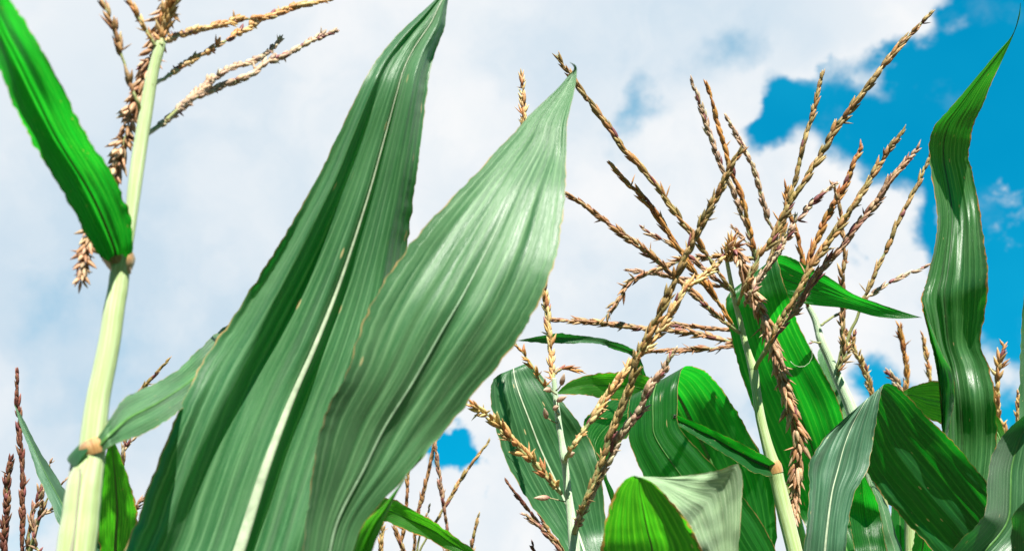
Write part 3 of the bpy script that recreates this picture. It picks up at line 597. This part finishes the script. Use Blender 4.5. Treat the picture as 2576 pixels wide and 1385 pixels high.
tf = branch(F, [(1826,645,.985),(1832,628,.98),(1845,624,.975),(1858,645,.97),(1868,672,.965),(1884,720),(1905,765),(1925,812),(1942,862),(1962,930),(1978,990),(1994,1045),(2008,1105),(2006,1160),(2002,1210),(1999,1260),(1998,1312,.955)], .985, 'copper', w=44, step=8, sl=44, sw=14, ang=24, loose=.35, purple=.08, name='tassel', seed=40, stemr=4.5, d2=.96, ranks=3)
branch(tf, [(1832,660,.983),(1834,645),(1838,628),(1842,606)], .98, 'straw', w=32, step=5, sl=40, sw=9, ang=30, loose=.6, seed=41, ranks=3)
branch(tf, [(1860,836,.975),(1838,821),(1808,798),(1754,748),(1720,716),(1688,688),(1650,652),(1608,621),(1570,592),(1531,564),(1478,522),(1424,487)], .95, 'rust', w=24, step=11, sl=34, sw=11, ang=14, bare=.14, purple=.5, seed=42, stemr=4.5, loose=.15, d2=.93)
branch(tf, [(1860,838,.978),(1848,824),(1821,781),(1788,731),(1754,694),(1708,628),(1664,558),(1620,500),(1578,461),(1538,414)], .965, 'gold', w=23, step=11, sl=40, sw=11, ang=12, bare=.08, purple=.2, seed=43, stemr=4, loose=.1)
branch(tf, [(1848,745,.98),(1841,728),(1818,698),(1778,641),(1738,584),(1688,521),(1644,458),(1578,386),(1521,306),(1454,216),(1401,138)], .97, 'olive', w=22, step=12, sl=40, sw=12, ang=11, bare=.07, purple=.35, seed=44, stemr=4, d2=.95)
branch(tf, [(1849,742,.98),(1835,728),(1808,708),(1754,661),(1710,628),(1671,608),(1620,576)], .99, 'mauve', w=20, step=10, sl=30, sw=10, ang=12, bare=.1, purple=.5, seed=45)
branch(tf, [(1897,928,.965),(1920,892),(1944,854),(1977,810),(2010,764),(2037,720),(2077,664),(2110,632),(2145,582),(2179,538),(2212,500),(2245,448),(2310,372)], .945, 'mauve', w=25, step=11, sl=36, sw=12, ang=14, bare=.13, purple=.4, seed=46, stemr=5.5, loose=.15, d2=.93)
branch(tf, [(1908,908,.963),(1935,862),(1957,817),(1993,762),(2030,690),(2077,617),(2122,555),(2179,468),(2205,425),(2238,375),(2276,329)], .935, 'olive', w=24, step=11.5, sl=38, sw=13, ang=12, bare=.13, purple=.3, seed=47, stemr=4.5, d2=.925)
branch(tf, [(1857,765,.975),(1870,728),(1887,694),(1910,644),(1932,618),(1972,542),(2019,462),(2059,400),(2099,327),(2136,280),(2172,233),(2220,170),(2265,113),(2345,31)], .95, 'olive', w=25, step=13, sl=40, sw=13, ang=11, bare=.05, purple=.25, seed=48, stemr=4.5, d2=.93)
branch(tf, [(1874,770,.97),(1885,742),(1900,717),(1925,680),(1952,642),(1975,605),(2005,555),(2042,512),(2099,464)], .94, 'pale', w=22, step=11, sl=32, sw=12, ang=15, bare=.05, purple=.6, seed=49, loose=.3, d2=.95)

# thin dry curl of thread lying against the bent leaf
ds = MB(); tube(ds, [Vector(at(x, y, 1.062)) for x, y in ((1988,908),(1998,918),(2010,922),(2024,921),(2036,912),(2043,898),(2043,880),(2040,868))], [.0003]*8, 6)
do = ds.build('dry_strand', RIB_PALE, origin=at(1988,908,1.062)); do.location = at(1988,908,1.062); do['label'] = 'thin pale curl of dry thread against the bent broad leaf'; do['category'] = 'strand'

# ================================================================== plants behind it
Pm = plant('corn_plant', 'corn plant hidden behind the bent broad leaf, its tassel branches fanning up and left', (1960, 2000), 1.2)
stalk(Pm, [(1906,652,5,1.2),(1900,690,6.5,1.2),(1888,780,8,1.195),(1886,865,9,1.19),(1905,960,10,1.185),(1950,1120,12,1.18),(1990,1260,14,1.17),(2030,1420,16,1.15)], STALK_THIN)
tm = branch(Pm, [(1906,660),(1888,604),(1868,541),(1838,468),(1821,434),(1798,377),(1771,290),(1741,206)], 1.2, 'pale', w=22, step=9, sl=28, sw=10, ang=14, name='tassel', seed=50, bare=.06, purple=.3, ranks=3)
branch(tm, [(1905,655),(1896,615),(1878,548),(1861,481),(1848,450),(1821,366),(1801,293),(1778,212)], 1.18, 'gold', w=20, step=13, sl=36, sw=13, ang=9, seed=51, bare=.05, purple=.1)
branch(tm, [(1925,700),(1950,600),(1931,548),(1908,462),(1891,413),(1861,353),(1822,288)], 1.2, 'pale', w=20, step=9, sl=28, sw=10, ang=14, seed=52, ranks=3)
branch(tm, [(1915,700),(1940,645),(1965,595),(1985,495),(1999,457),(2022,360),(2049,267),(2069,186)], 1.16, 'olive', w=17, step=13, sl=36, sw=12, ang=9, seed=53)
branch(tm, [(1900,650),(1860,645),(1821,643),(1770,646),(1730,652),(1688,664),(1638,681),(1588,708),(1554,755),(1518,804)], 1.22, 'rust', w=16, step=15, sl=34, sw=10, ang=18, seed=54, loose=.4, droop=.15, d2=1.15)
branch(tm, [(1885,770),(1835,728),(1790,715),(1738,705),(1688,695),(1630,686),(1578,680)], 1.22, 'mauve', w=17, step=11, sl=30, sw=11, ang=13, seed=55)
branch(tm, [(1885,865),(1848,860),(1788,846),(1721,834),(1640,826),(1588,822),(1488,809),(1386,803)], 1.18, 'rust', w=22, step=9, sl=32, sw=11, ang=14, seed=56, loose=.15, purple=.35, ranks=3)
branch(tm, [(1886,850),(1835,830),(1780,826),(1721,818),(1668,814)], 1.2, 'rust', w=17, step=9, sl=28, sw=10, ang=13, seed=57)
branch(tm, [(1887,875),(1848,871),(1790,876),(1721,879),(1640,884)], 1.2, 'rust', w=17, step=9, sl=28, sw=10, ang=14, seed=58, loose=.2)
branch(tm, [(1900,690),(1898,640),(1880,610),(1844,572)], 1.22, 'mauve', w=12, step=11, sl=26, sw=9, seed=59)
leaf(E, [(1760,1600,1790,1600,.955,.955),(1720,1330,1690,1350,1.12,1.12),(1665,1120,1640,1130,1.22,1.22),(1634,985,1612,990,1.22,1.22),(1618,920,1602,925,1.2,1.2),(1601,886,1588,894,1.19,1.19),(1565,865,1540,877,1.17,1.17),(1504,849,1504,864,1.15,1.15),(1440,841,1435,863,1.13,1.13),(1390,839,1371,863,1.12,1.12),tip(1300,856,1.10)],
     LEAF_GREY, RIB_GREEN, 3, bow=.003, wave=.003, seed=14)
P5 = plant('corn_plant', 'corn plant behind the bent leaf point, thin forked green stalk with long slender tassel branch', (2190, 2000), 1.15)
stalk(P5, [(2032,768,6.5,1.17),(2049,800,8,1.168),(2058,830,9,1.166),(2066,858,10,1.163),(2089,908,11,1.16),(2110,955,13,1.155),(2144,1034,15,1.145),(2180,1150,17,1.13),(2205,1280,18,1.12),(2220,1420,19,1.11)], STALK_GREY)
t5 = branch(P5, [(2032,772),(2026,710),(2019,655),(2005,588),(1985,535),(1980,500),(1978,468)], 1.18, 'gold', w=19, step=12, sl=34, sw=11, ang=12, name='tassel', seed=60, stemr=4)
branch(t5, [(2034,770),(2033,710),(2036,655),(2059,595),(2079,548),(2100,510),(2122,472),(2142,425),(2166,369)], 1.16, 'gold', w=21, step=12, sl=36, sw=13, ang=12, seed=61, loose=.1)
branch(t5, [(2104,925),(2116,880),(2122,795),(2119,695),(2125,640),(2122,595),(2112,522),(2098,468)], 1.15, 'rust', w=17, step=13, sl=34, sw=11, ang=12, seed=62, bare=.1, loose=.15)
branch(t5, [(2106,945),(2116,905),(2132,855),(2165,775),(2199,692),(2232,622),(2265,548),(2309,462),(2340,392)], 1.14, 'olive', w=17, step=13, sl=38, sw=12, ang=8, seed=63, bare=.28, purple=.15, stemr=5)
branch(t5, [(2064,818),(2090,800),(2119,782),(2150,762),(2189,742),(2232,715),(2292,685),(2345,664)], 1.16, 'pale', w=15, step=12, sl=28, sw=10, ang=11, seed=64, bare=.12, gap=.1, purple=.4)
branch(t5, [(2108,930),(2124,890),(2120,850),(2114,800)], 1.13, 'rust', w=20, step=15, sl=34, sw=10, ang=22, seed=65, loose=.5)
branch(t5, [(2120,905),(2140,870),(2150,835)], 1.13, 'straw', w=10, step=16, sl=26, sw=9, ang=16, seed=66, loose=.4, bare=.2)
branch(t5, [(2066,862),(2050,860),(2038,855)], 1.16, 'olive', w=8, step=30, sl=12, sw=6, ang=10, seed=67, bare=.6, name='side_shoot')
leaf(P5, [(2190,1250,2220,1250,1.125,1.125),(2140,1120,2180,1110,1.16,1.16),(2108,1050,2150,1050,1.18,1.18),(2085,1000,2130,1010,1.19,1.19),(2066,935,2106,950,1.2,1.2),(2057,890,2085,885,1.21,1.21),tip(2068,868,1.22)],
     LEAF_PALE, RIB_GREEN, 3, bow=.006, seed=15, label='small half hidden leaf with a brown edge')
P9 = plant('corn_plant', 'far corn plant between the grey folded leaf and the forked stalk, one thick fuzzy spike', (2215, 2100), 1.5)
stalk(P9, [(2200,1010,7,1.5),(2212,1100,9,1.5),(2225,1300,12,1.48),(2235,1500,14,1.45)], STALK_THIN)
t9 = branch(P9, [(2201,1020),(2192,985),(2172,923),(2150,878),(2130,832)], 1.5, 'straw', w=24, step=6.5, sl=24, sw=8, ang=22, name='tassel', seed=68, loose=.3, ranks=3)
P7 = plant('corn_plant', 'far corn plant behind the right arching leaves with three short tan spikes', (2300, 2100), 1.6)
stalk(P7, [(2290,1010,7,1.6),(2295,1120,10,1.6),(2300,1300,12,1.58),(2305,1500,14,1.55)], STALK_THIN)
t7 = branch(P7, [(2288,1020),(2281,973),(2279,923),(2271,870),(2262,817)], 1.6, 'gold', w=20, step=8, sl=28, sw=9, ang=15, name='tassel', seed=69, loose=.25)
branch(t7, [(2294,1040),(2335,990),(2339,957),(2335,923),(2328,880),(2321,843)], 1.62, 'straw', w=16, step=8, sl=24, sw=8, ang=15, seed=70)
branch(t7, [(2290,1030),(2282,1000),(2262,968),(2232,935)], 1.58, 'pale', w=24, step=7, sl=26, sw=10, ang=24, seed=71, loose=.4, ranks=3)
P11 = plant('corn_plant', 'far corn plant at the right edge with an open straw coloured spike against blue sky', (2545, 2100), 1.3)
stalk(P11, [(2540,1120,7,1.3),(2545,1220,9,1.3),(2550,1400,12,1.28)], STALK_THIN)
t11 = branch(P11, [(2540,1130),(2528,1090),(2513,1050),(2509,1000),(2509,957),(2512,923),(2518,895),(2524,868)], 1.3, 'straw', w=20, step=13, sl=32, sw=12, ang=24, name='tassel', seed=72, loose=.4)
branch(t11, [(2545,1150),(2562,1090),(2560,1040),(2562,985)], 1.3, 'straw', w=13, step=12, sl=26, sw=9, ang=16, seed=73)

# ================================================================== right hand plants
G = plant('corn_plant', 'corn plant at right with one tall narrow twisting leaf against the blue sky', (2440, 2000), .98)
stalk(G, [(2425,1440,20,.985),(2432,1560,22,.98),(2440,1750,24,.97)])
leaf(G, [[(2395,1520,2455,1520,.98,.98),(2378,1400,2470,1400,.985,.985),(2374,1250,2490,1255,.99,.99),(2372,1110,2507,1120,1.012,1.0),(2366,1000,2505,1007,1.018,.995),(2357,923,2489,925,1.03,1.018),(2342,862,2467,866,1.037,1.03),(2325,792,2478,785,1.04,1.022),(2317,750,2485,712,1.045,1.012),(2332,700,2481,650,1.053,1.025),(2352,610,2470,560,1.062,1.06),(2358,545,2459,492,1.068,1.08),(2347,465,2446,430,1.077,1.087),(2339,405,2437,397,1.083,1.09),(2338,355,2441,355,1.083,1.088),(2352,315,2452,308,1.078,1.08),(2385,277,2474,260,1.068,1.07),(2432,223,2497,203,1.052,1.053),(2499,143,2521,152,1.03,1.03),(2545,90,2550,87,1.01,1.01),(2562,40,2565,42,1.0,1.0),tip(2567,8,.99)],
         [(2317,750,2321,756,1.045,1.043),(2324,792,2341,815,1.04,1.015),(2342,862,2371,890,1.037,1.005),(2352,905,2394,935,1.032,.995),(2360,960,2402,985,1.022,.985),(2366,1030,2393,1050,1.016,.985),(2372,1110,2379,1114,1.01,.99)]],
     LEAF_TALL, RIB_DARK, 5, bow=.014, mid=.36, wave=.004, wn=5, pleat=.008, pk=6, prof=[(0,-2),(.2,1),(.34,4),(.40,0),(.5,1.5),(.6,0),(.72,2),(1,-5)], NU=48, per=10, seed=16, label='tall narrow twisting leaf ending in a thread thin point')
leaf(G, [(2440,1480,2460,1480,.99,.99),(2530,1180,2500,1190,1.05,1.05),(2522,1070,2502,1115,1.07,1.07),(2470,1000,2455,1098,1.08,1.08),(2415,966,2408,1082,1.08,1.08),(2362,957,2360,1062,1.07,1.07),(2330,961,2325,1046,1.06,1.06),(2290,974,2290,1012,1.05,1.05),tip(2252,993,1.04)],
     LEAF_LIGHT, RIB_GREEN, 4, bow=.005, wave=.003, seed=17, label='short bright leaf arching left behind the others')
H = plant('corn_plant', 'corn plant at lower right with grey downy leaf folding into a wide dark green blade', (2090, 2000), .84)
stalk(H, [(2070,1580,20,.85),(2075,1680,22,.845),(2085,1850,24,.84)])
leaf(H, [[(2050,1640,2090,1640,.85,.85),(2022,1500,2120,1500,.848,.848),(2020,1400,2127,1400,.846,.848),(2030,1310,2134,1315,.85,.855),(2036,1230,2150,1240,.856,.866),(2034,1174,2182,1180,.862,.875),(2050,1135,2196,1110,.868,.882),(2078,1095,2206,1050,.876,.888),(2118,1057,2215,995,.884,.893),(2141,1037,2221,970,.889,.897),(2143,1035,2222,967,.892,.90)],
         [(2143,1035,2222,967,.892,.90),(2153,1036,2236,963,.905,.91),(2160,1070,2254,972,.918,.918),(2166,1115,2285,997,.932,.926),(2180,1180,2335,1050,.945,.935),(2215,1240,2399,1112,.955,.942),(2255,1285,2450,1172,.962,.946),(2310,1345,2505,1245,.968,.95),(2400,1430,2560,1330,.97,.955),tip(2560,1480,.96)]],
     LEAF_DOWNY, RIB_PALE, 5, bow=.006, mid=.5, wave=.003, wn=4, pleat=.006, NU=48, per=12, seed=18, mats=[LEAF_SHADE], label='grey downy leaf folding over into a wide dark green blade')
leaf(H, [(2110,1600,2150,1600,.86,.86),(2150,1420,2225,1420,1.0,1.0),(2142,1340,2222,1340,1.03,1.03),(2135,1280,2213,1288,1.04,1.04),(2140,1230,2198,1240,1.03,1.03),tip(2165,1180,1.02)],
     LEAF_DEEP, RIB_GREEN, 4, bow=.008, seed=19)
leaf(H, [(2160,1600,2190,1600,.87,.87),(2232,1430,2270,1430,1.04,1.045),(2218,1330,2250,1330,1.06,1.07),(2203,1260,2228,1262,1.07,1.08),tip(2185,1200,1.08)],
     LEAF_PALE, RIB_PALE, 3, bow=-.004, seed=20)
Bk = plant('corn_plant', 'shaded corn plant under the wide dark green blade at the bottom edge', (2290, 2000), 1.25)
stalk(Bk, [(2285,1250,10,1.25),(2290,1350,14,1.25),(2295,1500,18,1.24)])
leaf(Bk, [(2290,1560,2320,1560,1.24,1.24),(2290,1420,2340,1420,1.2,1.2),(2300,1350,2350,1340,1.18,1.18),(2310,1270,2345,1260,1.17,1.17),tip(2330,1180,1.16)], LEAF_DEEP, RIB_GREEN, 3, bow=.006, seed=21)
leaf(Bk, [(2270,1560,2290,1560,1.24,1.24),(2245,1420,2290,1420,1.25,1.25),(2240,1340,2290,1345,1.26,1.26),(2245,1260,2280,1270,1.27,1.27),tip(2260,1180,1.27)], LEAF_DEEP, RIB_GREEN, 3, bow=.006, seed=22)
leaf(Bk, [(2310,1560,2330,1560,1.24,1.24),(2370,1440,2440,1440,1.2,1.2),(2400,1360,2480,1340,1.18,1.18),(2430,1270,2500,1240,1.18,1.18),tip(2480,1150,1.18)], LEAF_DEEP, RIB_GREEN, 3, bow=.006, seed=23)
J = plant('corn_plant', 'corn plant at the right edge, folded leaf pale along its left half', (2470, 2000), .74)
stalk(J, [(2440,1640,24,.75),(2450,1740,26,.745),(2460,1900,28,.74)])
leaf(J, [(2410,1640,2470,1650,.745,.745),(2340,1480,2500,1560,.735,.75),(2392,1385,2560,1470,.735,.755),(2452,1324,2620,1390,.74,.765),(2479,1284,2645,1330,.745,.77),(2484,1224,2650,1255,.752,.775),(2488,1172,2650,1190,.76,.78),(2506,1120,2655,1130,.768,.785),(2529,1087,2660,1080,.775,.79),(2576,1044,2680,1035,.785,.795),(2640,990,2710,985,.79,.80),tip(2770,940,.80)],
     LEAF_GREY, RIB_GREEN, 5, bow=.036, mid=.34, wave=.003, seed=24, label='folded leaf, pale on the near half and dark inside')
leaf(J, [(2480,1650,2510,1660,.74,.74),(2538,1460,2610,1470,.67,.67),(2544,1340,2630,1350,.65,.65),(2551,1290,2628,1270,.64,.64),tip(2600,1240,.64)], LEAF_GREY, RIB_SOFT, 4, bow=.004, seed=25)
leaf(J, [(2500,1640,2520,1640,.78,.78),(2560,1250,2610,1250,.95,.95),(2563,1080,2615,1080,.98,.98),(2564,950,2612,950,1.0,1.0),(2569,830,2618,810,1.01,1.01),(2580,710,2615,690,1.01,1.01),tip(2612,560,1.0)], LEAF_GREY, RIB_GREEN, 4, bow=.006, seed=26)

# ================================================================== nearest folded leaf at the bottom
Lp = plant('corn_plant', 'nearest corn plant at bottom right of centre, bright leaf folded over with a pale flap', (1660, 1950), .56)
stalk(Lp, [(1650,1640,24,.57),(1655,1740,27,.565),(1660,1900,30,.56)])
leaf(Lp, [[(1620,1660,1680,1660,.58,.58),(1530,1510,1790,1510,.60,.595),(1514,1385,1771,1385,.592,.582),(1518,1333,1740,1330,.582,.573),(1528,1290,1712,1288,.573,.564),(1548,1237,1672,1243,.562,.556),(1571,1207,1645,1215,.554,.552),(1586,1198,1622,1203,.55,.55),(1596,1195,1608,1199,.549,.55)],
          [(1594,1196,1604,1199,.55,.549),(1624,1198,1622,1204,.556,.551),(1688,1199,1652,1221,.567,.5535),(1754,1191,1690,1262,.578,.560),(1807,1182,1714,1291,.584,.5655),(1845,1170,1728,1312,.590,.570),(1860,1172,1736,1326,.592,.573),(1867,1225,1748,1348,.594,.5765),(1866,1280,1762,1374,.595,.581),(1860,1350,1782,1405,.595,.588),(1856,1430,1805,1450,.595,.592)]],
     LEAF_LIGHT, RIB_GREEN, 5, bow=.006, wave=.002, wn=3, pleat=.0015, NU=44, per=12, seed=27, mats=[LEAF_FLAP], prof=[(0,-2),(.15,1.5),(.3,-.8),(.45,2),(.6,-.5),(.72,1.8),(.85,-.5),(1,1)], label='bright green leaf folded over with a pale flap')

for o in bpy.data.objects:
    for k in ('_o', '_s'):
        if k in o: del o[k]
